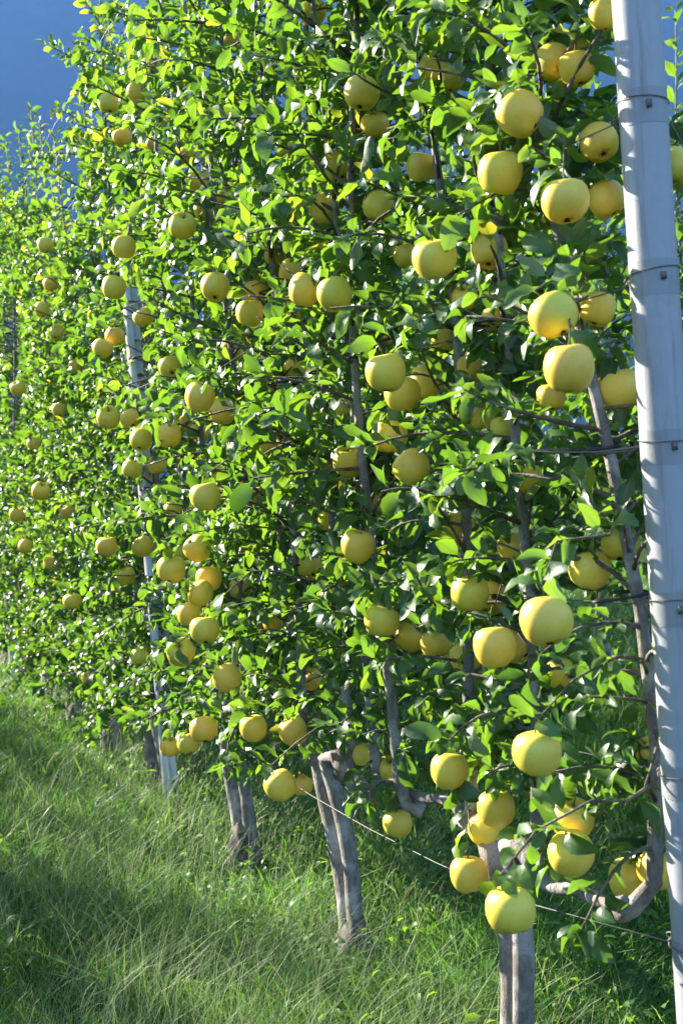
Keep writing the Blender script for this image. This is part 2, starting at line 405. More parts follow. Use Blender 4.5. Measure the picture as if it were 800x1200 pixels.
# ------------------------------------------------------------------ apples: where the photograph has them (x, y, width in px of 800 x 1200)
APPLES = [tuple(map(float, a.split(','))) for a in """
177,75,22 161,108,24 127,121,24 144,160,23 180,168,18 220,184,25 232,212,27 213,265,32 239,247,24 257,231,20 145,290,28 134,337,28
168,372,25 252,336,35 54,287,19 60,333,18 50,363,18 67,390,18 300,343,30 292,367,32 342,320,32 358,340,40 391,345,42 345,366,28
380,245,36 396,195,37 367,14,32 272,50,27 334,173,20 424,110,42 440,147,34 508,80,37 528,93,30 610,133,54 649,73,44 676,80,42
585,203,52 495,196,37 443,242,38 662,235,58 711,234,44 702,168,46 510,303,52 573,295,44 578,375,30 648,371,58 699,362,42 790,197,46
708,16,40 199,430,27 235,465,36 260,482,32 127,490,28 152,490,24 165,515,26 197,510,32 217,497,24 234,508,24 270,412,28 345,430,28
316,522,25 335,517,22 48,576,22 155,550,24 257,553,25 240,582,36 205,597,24 168,640,26 148,675,22 200,667,34 213,648,26 231,643,32
245,678,31 235,695,32 222,720,30 240,738,36 165,770,22 212,765,34 266,795,34 85,705,22 20,603,18 105,795,18 22,455,18 363,664,32
365,796,27 500,448,42 471,462,44 451,437,48 456,512,42 408,541,38 482,548,44 418,640,40 445,590,28 536,618,42 550,696,46 575,702,40
448,728,42 480,748,38 511,755,36 546,771,40 580,758,50 603,755,44 641,729,62 665,432,60 645,465,34 724,458,54 727,637,46 690,668,50
655,790,36 550,430,26 562,490,28 590,503,28 199,876,24 220,872,25 239,855,33 297,853,32 343,857,34 328,920,38 353,919,28 527,903,46
628,882,58 581,948,44 569,972,44 550,1025,44 465,965,35 455,902,32 424,885,30 671,960,52 668,1001,54 598,1067,60 739,1031,52 768,1018,46
764,881,38 30,640,17 125,640,26 120,408,24 135,395,24 322,300,26 185,545,22 300,580,24 280,690,26 320,730,24 395,700,28 385,610,26 475,300,28
545,350,32 620,560,34 600,640,34 520,400,28 405,480,26 320,450,22 290,560,20 90,430,18 70,480,18 40,520,17 80,600,18 60,660,18""".split()]

def bez(a, b, c, n):
    t = np.linspace(0, 1, n)[:, None]
    return (1 - t) ** 2 * a + 2 * t * (1 - t) * b + t * t * c

# ------------------------------------------------------------------ trees
WIRES = [0.53, 0.82, 1.10, 1.36, 1.63, 1.90, 2.35, 2.80, 3.25]
ARM = 0.56
def arm_z(du): return ARM + 0.03 * math.sin(du * 7)
class Tree: pass
def skeleton(s, off=0.0, lean=0.0, nlead=4, top=None, spread=0.42, seed=0):
    r = random.Random(1000 + seed); t = Tree(); t.s = s; t.off = off; t.lead = []; t.seed = seed; t.r = r; t.lean = lean
    t.base = P(s, 0, 0, off)
    us = [(-spread + 2 * spread * (i + 0.5) / nlead) + r.uniform(-0.05, 0.05) for i in range(nlead)]
    if seed == 0: us = [-0.435, -0.14, 0.13, 0.42]
    for u in us:
        h = (top or 3.55) + r.uniform(-0.35, 0.3); n = 12
        v0 = r.uniform(-0.05, 0.05) - (0.06 if seed == 0 and u < -.4 else 0); a1, a2 = r.uniform(-.08, .08), r.uniform(-.07, .07); ph = r.uniform(0, 6)
        pts = []
        for i in range(n):
            q = i / (n - 1); z = arm_z(u) + (h - arm_z(u)) * q
            pts.append(P(s + u + lean * 0.6 + (0.22 * max(0, q - 0.12) if seed == 0 and u < -.4 else 0) + a1 * math.sin(q * 7 + ph) * q ** .3, v0 * q + a2 * math.sin(q * 4 + ph * 2), z, off))
        t.lead.append((u, np.array(pts), h))
    return t
def lead_at(pts, z):
    zz = pts[:, 2]; return np.array([np.interp(z, zz, pts[:, k]) for k in range(3)])

TREE_S = [2.69, 3.56, 4.53, 5.75, 6.75, 7.70, 8.70, 9.75, 10.8, 11.9, 13.0]
LEAN = [0.03, 0.14, 0.07, 0.03, -0.03, 0.04, 0.0, 0.05, 0, 0.03, 0]
trees = [skeleton(s, 0, LEAN[i], 4, [3.5, 3.5, 3.5, 3.65, 3.1, 3.5, 3.85, 4.05, 4.2, 4.3, 4.4][i], 0.48, i) for i, s in enumerate(TREE_S)]

def hides_post(pts, m):
    """the end post stands clear: growth over its alley side is pruned away"""
    q = project(pts)
    return bool(np.any((q[:, 0] > 716 + 0.067 * q[:, 1] - m) & (q[:, 2] < 1.95)))
def grow(t, leaves, density=1.0, lo=False, vmin=-9, clear_post=False):
    """branches of every leader; returns list of branch point arrays"""
    r = t.r; out = []
    for (u, pts, h) in t.lead:
        low = ARM + 0.02 if t.off or t.seed < 2 else ARM - 0.10 if t.seed == 2 else ARM - 0.2 if t.seed == 3 else ARM - 0.30
        z = low; az = r.uniform(0, 6.28)
        while z < h - 0.05:
            z += r.uniform(0.024, 0.050) / density
            if z > h - (0.38 if t.seed < 4 else 0.55): break
            if z < 0.85 and t.seed < 2 and r.random() < 0.35: continue
            q = (z - ARM) / (h - ARM)
            a = lead_at(pts, z); a[2] = z; az += 2.4 + r.uniform(-0.5, 0.5)
            L = r.uniform(0.10, 0.40) * (1.0 - 0.45 * q)
            if r.random() < 0.12: L *= 1.35
            ev = r.uniform(0.1, 0.9) + 0.5 * max(0, q - 0.7)
            cu, cv = math.cos(az), math.sin(az)
            if z < 0.95 and cv > 0 and t.seed < 2: L *= 0.6
            d0 = ROW * cu * math.cos(ev) * 0.9 + SIDE * cv * math.cos(ev) * 1.05 + np.array([0, 0, math.sin(ev)])
            droop = r.uniform(0.05, 0.5) * (0.9 - q * 0.7) + (0.25 if z < 0.9 else 0)
            kink = np.array([r.uniform(-1, 1), r.uniform(-1, 1), r.uniform(-.6, .6)]) * 0.22 * L
            b = a + d0 * L * 0.55 + kink
            c = a + d0 * L - np.array([0, 0, droop * L]) + kink * 0.3
            c[2] = max(c[2], 0.50 if t.seed < 2 else 0.32 if t.seed == 2 else 0.20 if t.seed == 3 else 0.12)
            bp = bez(a, b, c, 6)
            if t.off == 0 and t.seed < 4 and hides_post(bp[1:], 8): continue
            out.append((bp, 0.0035 + 0.006 * L))
            emit(t, leaves, bp, L, q, density)
        # leafy tip of the leader
        zt = h - 0.75
        while zt < h:
            zt += 0.017; a = lead_at(pts, min(zt, h)); az += 2.4
            d = ROW * math.cos(az) + SIDE * math.sin(az) + np.array([0, 0, r.uniform(0.5, 1.6)])
            leaf(t, leaves, a, d, 0.9)
    return out
def leaf(t, leaves, p, d, q):
    r = t.r
    d = d / (np.linalg.norm(d) + 1e-9)
    if t.off == 0 and t.seed < 4 and hides_post(np.array([p, p + d * 0.1]), 22): return
    up = np.array([r.uniform(-.9, .9), r.uniform(-.9, .9), r.uniform(0.35, 1.3)]) + SIDE * 0.25
    l = r.uniform(0.037, 0.069) * (1 if q < 0.8 else 0.9)
    if r.random() < 0.1: l *= 1.25
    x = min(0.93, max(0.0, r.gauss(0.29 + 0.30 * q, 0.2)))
    if r.random() < 0.0015: x = 0.985
    leaves.add(p, d, up, l, x)
def emit(t, leaves, bp, L, q, density):
    r = t.r; n = max(4, int(L / 0.0132)); az = r.uniform(0, 6.28)
    for i in range(n):
        f = 0.12 + 0.88 * (i + r.random() * 0.6) / n; f = min(f, 1)
        x = f * 5; k = min(int(x), 4); p = bp[k] + (bp[k + 1] - bp[k]) * (x - k)
        ax = unit(bp[k + 1] - bp[k]); az += 2.4
        e1 = unit(np.cross(ax, [0.3, 0.2, 1])); e2 = np.cross(ax, e1)
        rad = e1 * math.cos(az) + e2 * math.sin(az)
        d = rad * r.uniform(0.6, 1.1) + ax * r.uniform(0.2, 0.9) + np.array([0, 0, r.uniform(-0.45, 0.35) + 0.35 * q])
        leaf(t, leaves, p, d, q)
    if r.random() < 0.8:                                        # rosette at the tip
        for j in range(r.randint(4, 7)):
            az += 2.4; d = unit(bp[5] - bp[4]) * 0.6 + (e1 * math.cos(az) + e2 * math.sin(az)) + np.array([0, 0, 0.1])
            leaf(t, leaves, bp[5], d, q)

def wood(t, root, org, detail=True):
    """twin trunk, cordon arms, leaders, graft union"""
    r = t.r; s, off = t.s, t.off; k = 10 if detail else 6
    for i, sg in enumerate((-1, 1)):
        b0 = P(s + sg * 0.022, sg * 0.02, -0.06, off); top = P(s + t.lean + sg * 0.05, sg * -0.015, ARM, off)
        pts = [b0 + (top - b0) * q + SIDE * 0.012 * math.sin(q * 5 + i * 2 + t.seed) + ROW * 0.012 * math.sin(q * 7 + i + t.seed) for q in np.linspace(0, 1, 9)]
        rad = [0.036, 0.030, 0.028, 0.026, 0.0255, 0.025, 0.025, 0.027, 0.030]
        pts += [P(s + t.lean + sg * 0.085, 0, ARM + 0.012, off), P(s + t.lean + sg * 0.16, 0.004, arm_z(sg * 0.16) - 0.02, off)]; rad += [0.024, 0.019]
        rad = [x * r.uniform(0.90, 1.10) for x in rad]
        if i == 0: rad = [x * 0.88 for x in rad]
        MB().tube(pts, rad, k).build('trunk', M_BARK, root, origin=org)
    # graft union
    mb = MB(); big = 1.08 if t.seed == 2 else r.uniform(0.8, 1.0); pr = [(0.050, -0.04), (0.054, 0.0), (0.057, 0.03), (0.060, 0.055), (0.055, 0.08), (0.046, 0.105), (0.036, 0.13), (0.026, 0.15)]
    K = 14; V = []
    for (rr_, z_) in pr:
        for j in range(K):
            q = 6.28318 * j / K; kx = rr_ * big * (1 + 0.16 * math.sin(3 * q + t.seed + 40 * z_) + 0.10 * math.sin(5 * q + 90 * z_ + t.seed * 2) + 0.12 * r.uniform(-1, 1))
            V.append(P(s + 0.004 + kx * math.cos(q), kx * math.sin(q) * 0.9, z_ * big, off))
    f = [(i_ * K + j, i_ * K + (j + 1) % K, (i_ + 1) * K + (j + 1) % K, (i_ + 1) * K + j) for i_ in range(len(pr) - 1) for j in range(K)]
    mb.add(V, f).build('graft_union', M_BURL, root, origin=org)
    # cordon arms: one object each way
    for sg in (-1, 1):
        us = sorted([l[0] for l in t.lead if l[0] * sg > 0], key=abs)
        if not us: continue
        pts = [P(s + t.lean + sg * 0.06, -0.01, ARM - 0.05, off), P(s + t.lean + sg * 0.10, -0.005, ARM - 0.015, off)]
        ue = us[-1]
        for q in np.linspace(0.3, 1, 6): pts.append(P(s + t.lean * (1 - 0.4 * q) + ue * q, 0.014 * math.sin(q * 8 + t.seed), arm_z(ue * q) - 0.02 + 0.03 * q * q + 0.006 * math.sin(13 * q + t.seed), off))
        MB().tube(pts, [x * r.uniform(0.85, 1.15) * (0.8 if t.seed == 0 else 1) for x in (0.020, 0.019, 0.018, 0.017, 0.0155, 0.0165, 0.014, 0.013)], k).build('cordon_arm', M_BARK, root, origin=org)
    for (u, pts, h) in t.lead:
        mid = P(s + t.lean * (1 - 0.4) + u * 0.9, 0, arm_z(u) - 0.03, off)
        pp = [mid, 0.5 * (mid + pts[0]) + SIDE * 0.01] + [pts[0] + np.array([0, 0, 0.03])] + list(pts[1:])
        rad = [0.019, 0.018, 0.0160] + [0.0140 * (1 - 0.75 * i / (len(pts) - 1)) + 0.0008 * math.sin(i * 3) for i in range(1, len(pts))]
        MB().tube(pp, rad, 8 if detail else 5).build('leader', M_BARK, root, origin=org)

# ---- apples: solve positions, give each its twig
placed = []
def add_apple(c, rad):
    for (c2, r2) in placed:
        if np.linalg.norm(c - c2) < (rad + r2) * 0.93: return False
    placed.append((c, rad)); return True
apple_info = []
for (x, y, sz) in APPLES:
    d = ray(x, y); Z0 = F * 0.079 / sz
    v = to_sv(CAM + d * Z0)[1]; v = min(max(v, -0.02), 0.40)
    if x > 690 and Z0 * 0 + x > 715: v = -0.07
    ok = False
    for k in range(22):
        vv = v + 0.018 * ((k + 1) // 2) * (-1 if k % 2 else 1)
        # ray / plane v = vv
        a, b = to_sv(CAM), to_sv(CAM + d); Z = (vv - a[1]) / (b[1] - a[1])
        c = CAM + d * Z; rad = min(max(sz * Z / (2 * F), 0.027), 0.046)
        if abs(c[2] - 0) > 0.05 and add_apple(c, rad): ok = True; break
    if not ok: continue
    s_, v_ = to_sv(c)
    apple_info.append(dict(c=c, r=rad, s=s_, v=v_, px=(x, y, sz)))
# fruit on the far side of the row and deep inside it
for k in range(50):
    s_ = random.uniform(2.5, 11.5); v_ = random.uniform(-0.42, -0.08); z_ = random.uniform(0.5, 2.9); rad = random.uniform(0.033, 0.040)
    c = P(s_, v_, z_)
    if add_apple(c, rad): apple_info.append(dict(c=c, r=rad, s=s_, v=v_, px=None))

APPLE_ME = []
for k in range(7):
    rr = random.Random(k); prof = [(0.0001, 0.70), (0.10, 0.74), (0.22, 0.84), (0.36, 0.90), (0.55, 0.885), (0.75, 0.78), (0.91, 0.56), (0.99, 0.27), (1.0, 0.0), (0.955, -0.28), (0.85, -0.54), (0.70, -0.74), (0.53, -0.86), (0.38, -0.90), (0.26, -0.875), (0.15, -0.80), (0.0001, -0.76)]
    K = 26; V = []; el = 1 + 0.07 * (k - 3) / 3
    for (rx, z) in prof:
        for j in range(K):
            q = 6.28318 * j / K
            lob = 1 + 0.03 * math.cos(5 * q + k) * max(0, -z + 0.25) + 0.035 * math.sin(q + k) + 0.018 * math.sin(2 * q + 1.3 * k)
            V.append((0.039 * rx * lob * math.cos(q), 0.039 * rx * lob * math.sin(q), 0.039 * el * (z * (0.95 + 0.06 * math.sin(q * 1 + k)) + 0.02 * math.cos(5 * q) * (1 if z < -0.7 else 0))))
    n = len(prof); i = (np.arange(n - 1)[:, None] * K); j = np.arange(K)[None]
    q4 = np.stack([i + j, i + K + j, i + K + (j + 1) % K, i + (j + 1) % K], 2).reshape(-1, 4)
    APPLE_ME.append(np_mesh('apple', V, [q4], M_APPLE))
mb = MB(); mb.tube([(0, 0, 0.027), (0.001, 0, 0.036), (0.003, 0.001, 0.046), (0.006, 0.001, 0.053)], [0.0016, 0.0013, 0.0014, 0.0022], 6)
STEM_ME = np_mesh('stem', mb.v, [np.array(mb.f4), np.array(mb.f3)], M_STEM)
mb = MB()
for k in range(5):
    q = 6.283 * k / 5; mb.tube([(0, 0, -0.0292), (0.003 * math.cos(q), 0.003 * math.sin(q), -0.0325), (0.006 * math.cos(q), 0.006 * math.sin(q), -0.0335)], [0.003, 0.0022, 0.0006], 4)
CALYX_ME = np_mesh('calyx', mb.v, [np.array(mb.f4), np.array(mb.f3)], M_CALYX)

for a in apple_info:
    tilt = random.gauss(0, 0.42); tilt = max(-0.8, min(0.8, tilt)); ax = random.uniform(0, 6.28)
    R = Matrix.Rotation(tilt, 4, Vector((math.cos(ax), math.sin(ax), 0))) @ Matrix.Rotation(random.uniform(0, 6.28), 4, 'Z')
    sc = a['r'] / 0.039
    a['M'] = Matrix.Translation(Vector(a['c'])) @ R @ Matrix.Scale(sc, 4)
    a['stem'] = np.array(a['M'] @ Vector((0.006, 0.001, 0.053)))
    a['calyx_dir'] = np.array((R @ Vector((0, 0, -1)))[:])
    # owning tree and nearest leader
    best = None
    for ti, t in enumerate(trees):
        for (u, pts, h) in t.lead:
            zz = min(max(a['stem'][2] + 0.02, ARM + 0.03), h - 0.1); q = lead_at(pts, zz)
            dd = np.linalg.norm(q - a['stem'])
            if best is None or dd < best[0]: best = (dd, ti, q)
    a['tree'] = best[1]; a['root'] = best[2]

# ---- leaf masses of the front row, cleared in front of the fruit that shows
vis = [(project(a['c'])[0], a['r']) for a in apple_info if a['px'] and a['px'][2] > 0]
def open_line(x0, y0, x1, y1, rpx, depth):
    for q in np.linspace(0, 1, max(3, int(math.hypot(x1 - x0, y1 - y0) / rpx))):
        vis.append((np.array([x0 + (x1 - x0) * q, y0 + (y1 - y0) * q, depth]), rpx * depth / F))
_d = project(P(5.42, 0.03, 1.8))[0][2]; open_line(154, 345, 166, 455, 9, _d); open_line(172, 525, 176, 565, 8, _d)
_d = project(P(9.55, 0.1, 1.8))[0][2]; open_line(11, 350, 18, 500, 8, _d)
_d = project(P(2.19, -0.05, 1.1))[0][2]; open_line(750, 600, 737, 980, 13, _d)
def fruit_cull(arr, keep=0.07):
    p, d, u, l, t = arr
    mid = p + unit(d) * l[:, None] * 0.7
    q = project(mid); ok = np.ones(len(p), bool)
    for (c, r) in vis:
        rp = F * r / c[2]
        lp = F * 0.018 / np.maximum(q[:, 2], 0.5)
        near = (np.hypot(q[:, 0] - c[0], q[:, 1] - c[1]) < rp * 0.70 + lp * 0.9) & (q[:, 2] < c[2] + r)
        near |= (c[1] < 420) & (np.hypot(q[:, 0] - c[0], q[:, 1] - c[1]) < rp * 0.85 + lp) & (q[:, 2] < c[2] + r)
        ok &= ~(near & (RNG.random(len(p)) > keep))
    # nothing grows inside a fruit
    for a in apple_info:
        ok &= ~(np.linalg.norm(mid - a['c'], axis=1) < a['r'] * 0.95)
    return tuple(x[ok] for x in arr)

TREE_LABEL = [
    'apple tree with stout twin trunks and long bare leader beside the thick round post',
    'apple tree whose twin trunks slant apart from a thick dark base',
    'apple tree with a knobbly swollen dark graft at its trunk foot',
    'tall apple tree growing right beside the slim rectangular steel post',
    'apple tree just beyond the slim rectangular post, crown bright in sun',
    'second apple tree beyond the slim rectangular post, with feathery upright shoots',
    'apple tree with pale leaf tips standing before the distant thin post',
    'slender distant apple tree next to the thin far post',
    'small distant apple tree one place beyond the thin far post',
    'distant apple tree two places beyond the thin far post',
    'farthest apple tree of the fruiting row']
for ti, t in enumerate(trees):
    lv = Leaves(); br = grow(t, lv, 1.25 if ti < 2 else 1.0 if ti < 7 else 0.85)
    for a in apple_info:
        if a['tree'] != ti: continue
        a0, c0 = a['root'], a['stem']; L = np.linalg.norm(c0 - a0)
        b0 = 0.5 * (a0 + c0) + np.array([0, 0, 0.10 * min(1, L / 0.3) + 0.02]) + ROW * random.uniform(-.04, .04)
        if a['s'] < 2.45: b0 = b0 - SIDE * 0.08
        bp = bez(a0, b0, c0, 6); 
        for kk in range(1, 5): bp[kk] += RNG.normal(0, 0.012, 3) * min(1, L / 0.2)
        br.append((bp, 0.0022 + 0.005 * L)); emit(t, lv, bp, L, 0.4, 1)
    arr = fruit_cull(lv.arrays())
    root = empty('apple_tree', t.base); org = t.base
    tag(root, TREE_LABEL[ti], 'tree', 'apple trees of the trained front row')
    wood(t, root, org, ti < 6)
    # branches: parts of the near trees, nearest 300
    br.sort(key=lambda b: -F * b[1] / max(0.5, project(b[0][3])[0][2]))
    nb = 290 if ti < 8 else 60
    for bp, r0 in br[:nb]:
        MB().tube(bp, [r0, r0 * .85, r0 * .75, r0 * .65, r0 * .55, r0 * .4], 5).build('branch', M_TWIG, root, origin=org)
    if br[nb:]:
        mb = MB()
        for bp, r0 in br[nb:]: mb.tube(bp[::2 if len(bp) > 4 else 1], [r0, r0 * .75, r0 * .5][:len(bp[::2])], 3, False)
        mb.build('twigs', M_TWIG, root, origin=org)['kind'] = 'stuff'
    # the leaves that show largest are parts of their own
    p, d, u, l, tt = arr
    q = project(p + unit(d) * l[:, None] * 0.6)
    inside = (q[:, 0] > -20) & (q[:, 0] < 820) & (q[:, 1] > -20) & (q[:, 1] < 1220)
    cell = (q[:, 0] // 14).astype(int) * 1000 + (q[:, 1] // 14).astype(int)
    order = np.argsort(q[:, 2]); seen = {}; first = np.zeros(len(p), bool)
    for i in order:
        if inside[i] and seen.get(cell[i], 0) < 1: seen[cell[i]] = 1; first[i] = True
    cand = np.where(first)[0]; cand = cand[np.argsort(-(l[cand] / q[cand, 2]))][:300 if ti < 9 else 120]
    X, D, Zx = frames(d, u)
    for i in cand:
        tq = min(TQ, key=lambda v: abs(v - tt[i]))
        o = bpy.data.objects.new('leaf', leaf_mesh(random.randrange(len(TEMPL)), tq)); COL.objects.link(o); o.parent = root
        pp = p[i] - org; mm = Matrix.Identity(4)
        for k in range(3): mm[k][0], mm[k][1], mm[k][2], mm[k][3] = X[i][k] * l[i], D[i][k] * l[i], Zx[i][k] * l[i], pp[k]
        o.matrix_local = mm
    rest = np.ones(len(p), bool); rest[cand] = False
    stuff_leaves('foliage', tuple(x[rest] for x in arr), root, org, lo=ti >= 7)

# ---- apples themselves
for k, a in enumerate(apple_info):
    o = bpy.data.objects.new('apple', random.choice(APPLE_ME)); COL.objects.link(o); o.matrix_world = a['M']; a['o'] = o
    for nm, me in (('stem', STEM_ME), ('calyx', CALYX_ME)):
        c = bpy.data.objects.new(nm, me); COL.objects.link(c); c.parent = o
    o['category'] = 'apple'; o['group'] = 'yellow apples on the trained front row'
TREE_SHORT = ['beside the round post', 'with slanting twin trunks', 'with knobbly swollen graft', 'beside the rectangular post', 'just beyond rectangular post',
              'with feathery upright shoots', 'before the far post', 'next to far post', 'one past far post', 'two past far post', 'ending the row']
ORD = ['lowest', 'second', 'third', 'fourth', 'fifth', 'sixth', 'seventh', 'eighth', 'top']
LEVEL = ['below lowest wire'] + [f'above {q} wire' for q in ORD]
same = {}
for k, a in enumerate(apple_info):
    near = sum(1 for b in apple_info if b is not a and np.linalg.norm(a['c'] - b['c']) < a['r'] + b['r'] + 0.02)
    toc = unit(CAM - a['c']) @ a['calyx_dir']
    look = ('small ' if a['r'] < 0.033 else 'large ' if a['r'] > 0.0415 else '') + 'yellow apple'
    st = 'in touching cluster' if near > 1 else 'paired' if near == 1 else 'alone'
    if a['px'] is None: st = 'deep in foliage'
    elif toc > 0.42: st += ', calyx showing,'
    lev = LEVEL[sum(1 for zz in WIRES if a['c'][2] > zz)]
    same.setdefault(f"{look} {st} {lev}, tree {TREE_SHORT[a['tree']]}", []).append(a)
for lab, g_ in same.items():
    g_.sort(key=lambda a: -a['c'][2])
    for k, a in enumerate(g_):
        pre = '' if len(g_) == 1 or a['px'] is None else 'highest ' if k == 0 else 'lowest ' if k == len(g_) - 1 else f'{ORD[k]} highest ' if len(g_) > 3 else 'middle '
        a['o']['label'] = pre + lab

# ------------------------------------------------------------------ rows either side (the row behind shows through the gaps)
for off, name, lab, grp, ss in ((-3.1, 'b', 'apple tree of the row standing behind the fruiting row', 'apple trees of the row behind', np.arange(1.5, 13.5, 1.05)),
                                (3.4, 'l', 'apple tree of the row across the grass alley', 'apple trees of the row across the alley', np.arange(2.7, 13.5, 1.05))):
    for k, s in enumerate(ss):
        t = skeleton(float(s), off, random.uniform(-.04, .08), 3, 3.85 if off < 0 else 3.45, 0.46, 100 + k + (50 if off > 0 else 0))
        lv = Leaves(); br = grow(t, lv, 0.8)
        root = empty('apple_tree', t.base); tag(root, lab, 'tree', grp)
        wood(t, root, t.base, False)
        mb = MB()
        for bp, r0 in br: mb.tube(bp[::2], [r0, r0 * .7, r0 * .5][:len(bp[::2])], 3, False)
        mb.build('twigs', M_TWIG, root, origin=t.base)['kind'] = 'stuff'
        p, d, u, l, tt = lv.arrays()
        stuff_leaves('foliage', (p[::2], d[::2], u[::2], l[::2] * (1.75 if off < 0 else 2.0), tt[::2]), root, t.base, lo=True)

# ------------------------------------------------------------------ posts
def round_post():
    s0 = 2.10; base = P(s0, 0, 0); root = empty('round_post', base)
    tag(root, 'thick round galvanised steel end post with clamped bands', 'post', None)
    H = 3.7; mb = MB()
    prof = [(0.0415, -0.3), (0.0412, 0.2), (0.0397, 1.0), (0.0378, 2.0), (0.0359, 3.0), (0.0346, H), (0.031, H + 0.004)]
    mb.lathe((0, 0, 0), prof, 40, True).build('tube', M_ZINC, root)
    for z in WIRES[1:6] + [WIRES[0]] + WIRES[6:]:
        r0 = 0.0416 - 0.0019 * z + 0.0006
        b = MB().lathe((0, 0, z), [(r0, -0.028), (r0, 0.028)], 40).lathe((0, 0, z), [(r0 - 0.003, -0.0282), (r0, -0.028)], 40).lathe((0, 0, z), [(r0, 0.028), (r0 - 0.003, 0.0282)], 40).build('band', M_BAND, root)
        q = math.radians(-95 + 12 * math.sin(z * 20)); c = np.array([math.cos(q), math.sin(q), 0]) * (r0 + 0.002); ax = np.array([math.cos(q), math.sin(q), 0]); ay = np.array([-math.sin(q), math.cos(q), 0])
        bb = MB().box(c + [0, 0, z], ax, ay, (0, 0, 1), 0.0030, 0.0040, 0.006).build('bolt', M_WIRE, b)
        # binding wire round the band
        pts = [((r0 + 0.0022) * math.cos(w_), (r0 + 0.0022) * math.sin(w_), z + 0.012 + 0.004 * math.sin(w_ * 1.0 + z * 9)) for w_ in np.linspace(0, 6.2832, 33)]
        MB().tube(pts, 0.0010, 5, False).build('binding_wire', M_WIRE, b)
        # eye plate on the row side, and a knot of wire
        e = -ROW * 0 + ROW * 1.0
        c = e * (r0 + 0.011)
        MB().box(c + np.array([0, 0, z]), e, SIDE, (0, 0, 1), 0.014, 0.0016, 0.013).build('eye_plate', M_BAND, b)
        kn = MB()
        cc = e * (r0 + 0.024)
        kn.tube([cc + np.array([0.007 * math.cos(w_), 0.007 * math.sin(w_ * 1.3), z + 0.007 * math.sin(w_) + 0.0012 * w_ - 0.01]) for w_ in np.linspace(0, 19, 40)], 0.0015, 5).build('wire_knot', M_WIRE, b)
    # loose tail of binding wire at chest height
    z = WIRES[3]
    a = ROW * 0.05 + SIDE * 0.01
    pts = [a + np.array([0, 0, z + 0.004]), a + ROW * 0.05 + SIDE * 0.05 + np.array([0, 0, z]), a + ROW * 0.10 + SIDE * 0.11 + np.array([0, 0, z + 0.006]), a + ROW * 0.13 + SIDE * 0.15 + np.array([0, 0, z + 0.012])]
    MB().tube(pts, 0.0017, 6).build('wire_tail', M_WIRE, root)
round_post()
def profile_post(s0, v0, label, H, lean):
    base = P(s0, v0, 0); root = empty('steel_post', base); tag(root, label, 'post', 'slim steel profile posts in the front row')
    top = np.array([0, 0, H]) + ROW * lean
    mb = MB(); hw, hd, th = 0.023, 0.018, 0.0022
    ring = [(-hw, -hd), (-hw, hd), (-hw * .35, hd), (-hw * .2, hd * .55), (hw * .2, hd * .55), (hw * .35, hd), (hw, hd), (hw, -hd), (hw - th, -hd), (hw - th, hd - th), (hw * .35 + th, hd - th), (hw * .2 + th * .3, hd * .55 - th), (-hw * .2 - th * .3, hd * .55 - th), (-hw * .35 - th, hd - th), (-hw + th, hd - th), (-hw + th, -hd)]
    V = []; n = len(ring)
    b = np.array([0, 0, -0.3])
    for c in (b, top):
        for (a, d) in ring: V.append(c + ROW * a * 0.55 + (-ROW * 0.0) + np.array([1, 0, 0]) * a * 0.75 + SIDE * d)
    f = [(i, (i + 1) % n, n + (i + 1) % n, n + i) for i in range(n)]
    f += [(n + i, n + i + 1, n + n - 2 - i, n + n - 1 - i) for i in range(0, n // 2 - 1)]
    mb.add(V, f).build('profile', M_ZINC2, root, smooth=False)
    for z in WIRES:
        if z > H: continue
        c = top * (z / H)
        k = MB().box(c + SIDE * 0.026, ROW, SIDE, (0, 0, 1), 0.016, 0.003, 0.009).build('wire_clip', M_BAND, root, smooth=False)
        k2 = MB().box(c - np.array([0.033, 0, 0]) + SIDE * 0.01, ROW, SIDE, (0, 0, 1), 0.006, 0.012, 0.012).build('wire_hook', M_BAND, root, smooth=False)
profile_post(5.42, 0.03, 'slim rectangular galvanised post rising from the long sunlit grass', 2.55, 0.05)
profile_post(9.55, 0.10, 'distant thin steel post among the far trees', 3.3, 0.04)
b = P(5.5, 0.0, 0, -3.1); root = empty('steel_post', P(2.4, 0, 0, -3.1)); tag(root, 'steel tube post of the row behind, past the round post', 'post')
MB().lathe((0, 0, 0), [(0.032, -0.2), (0.031, 2), (0.030, 4.0), (0.026, 4.01)], 16, True).build('tube', M_ZINC, root)

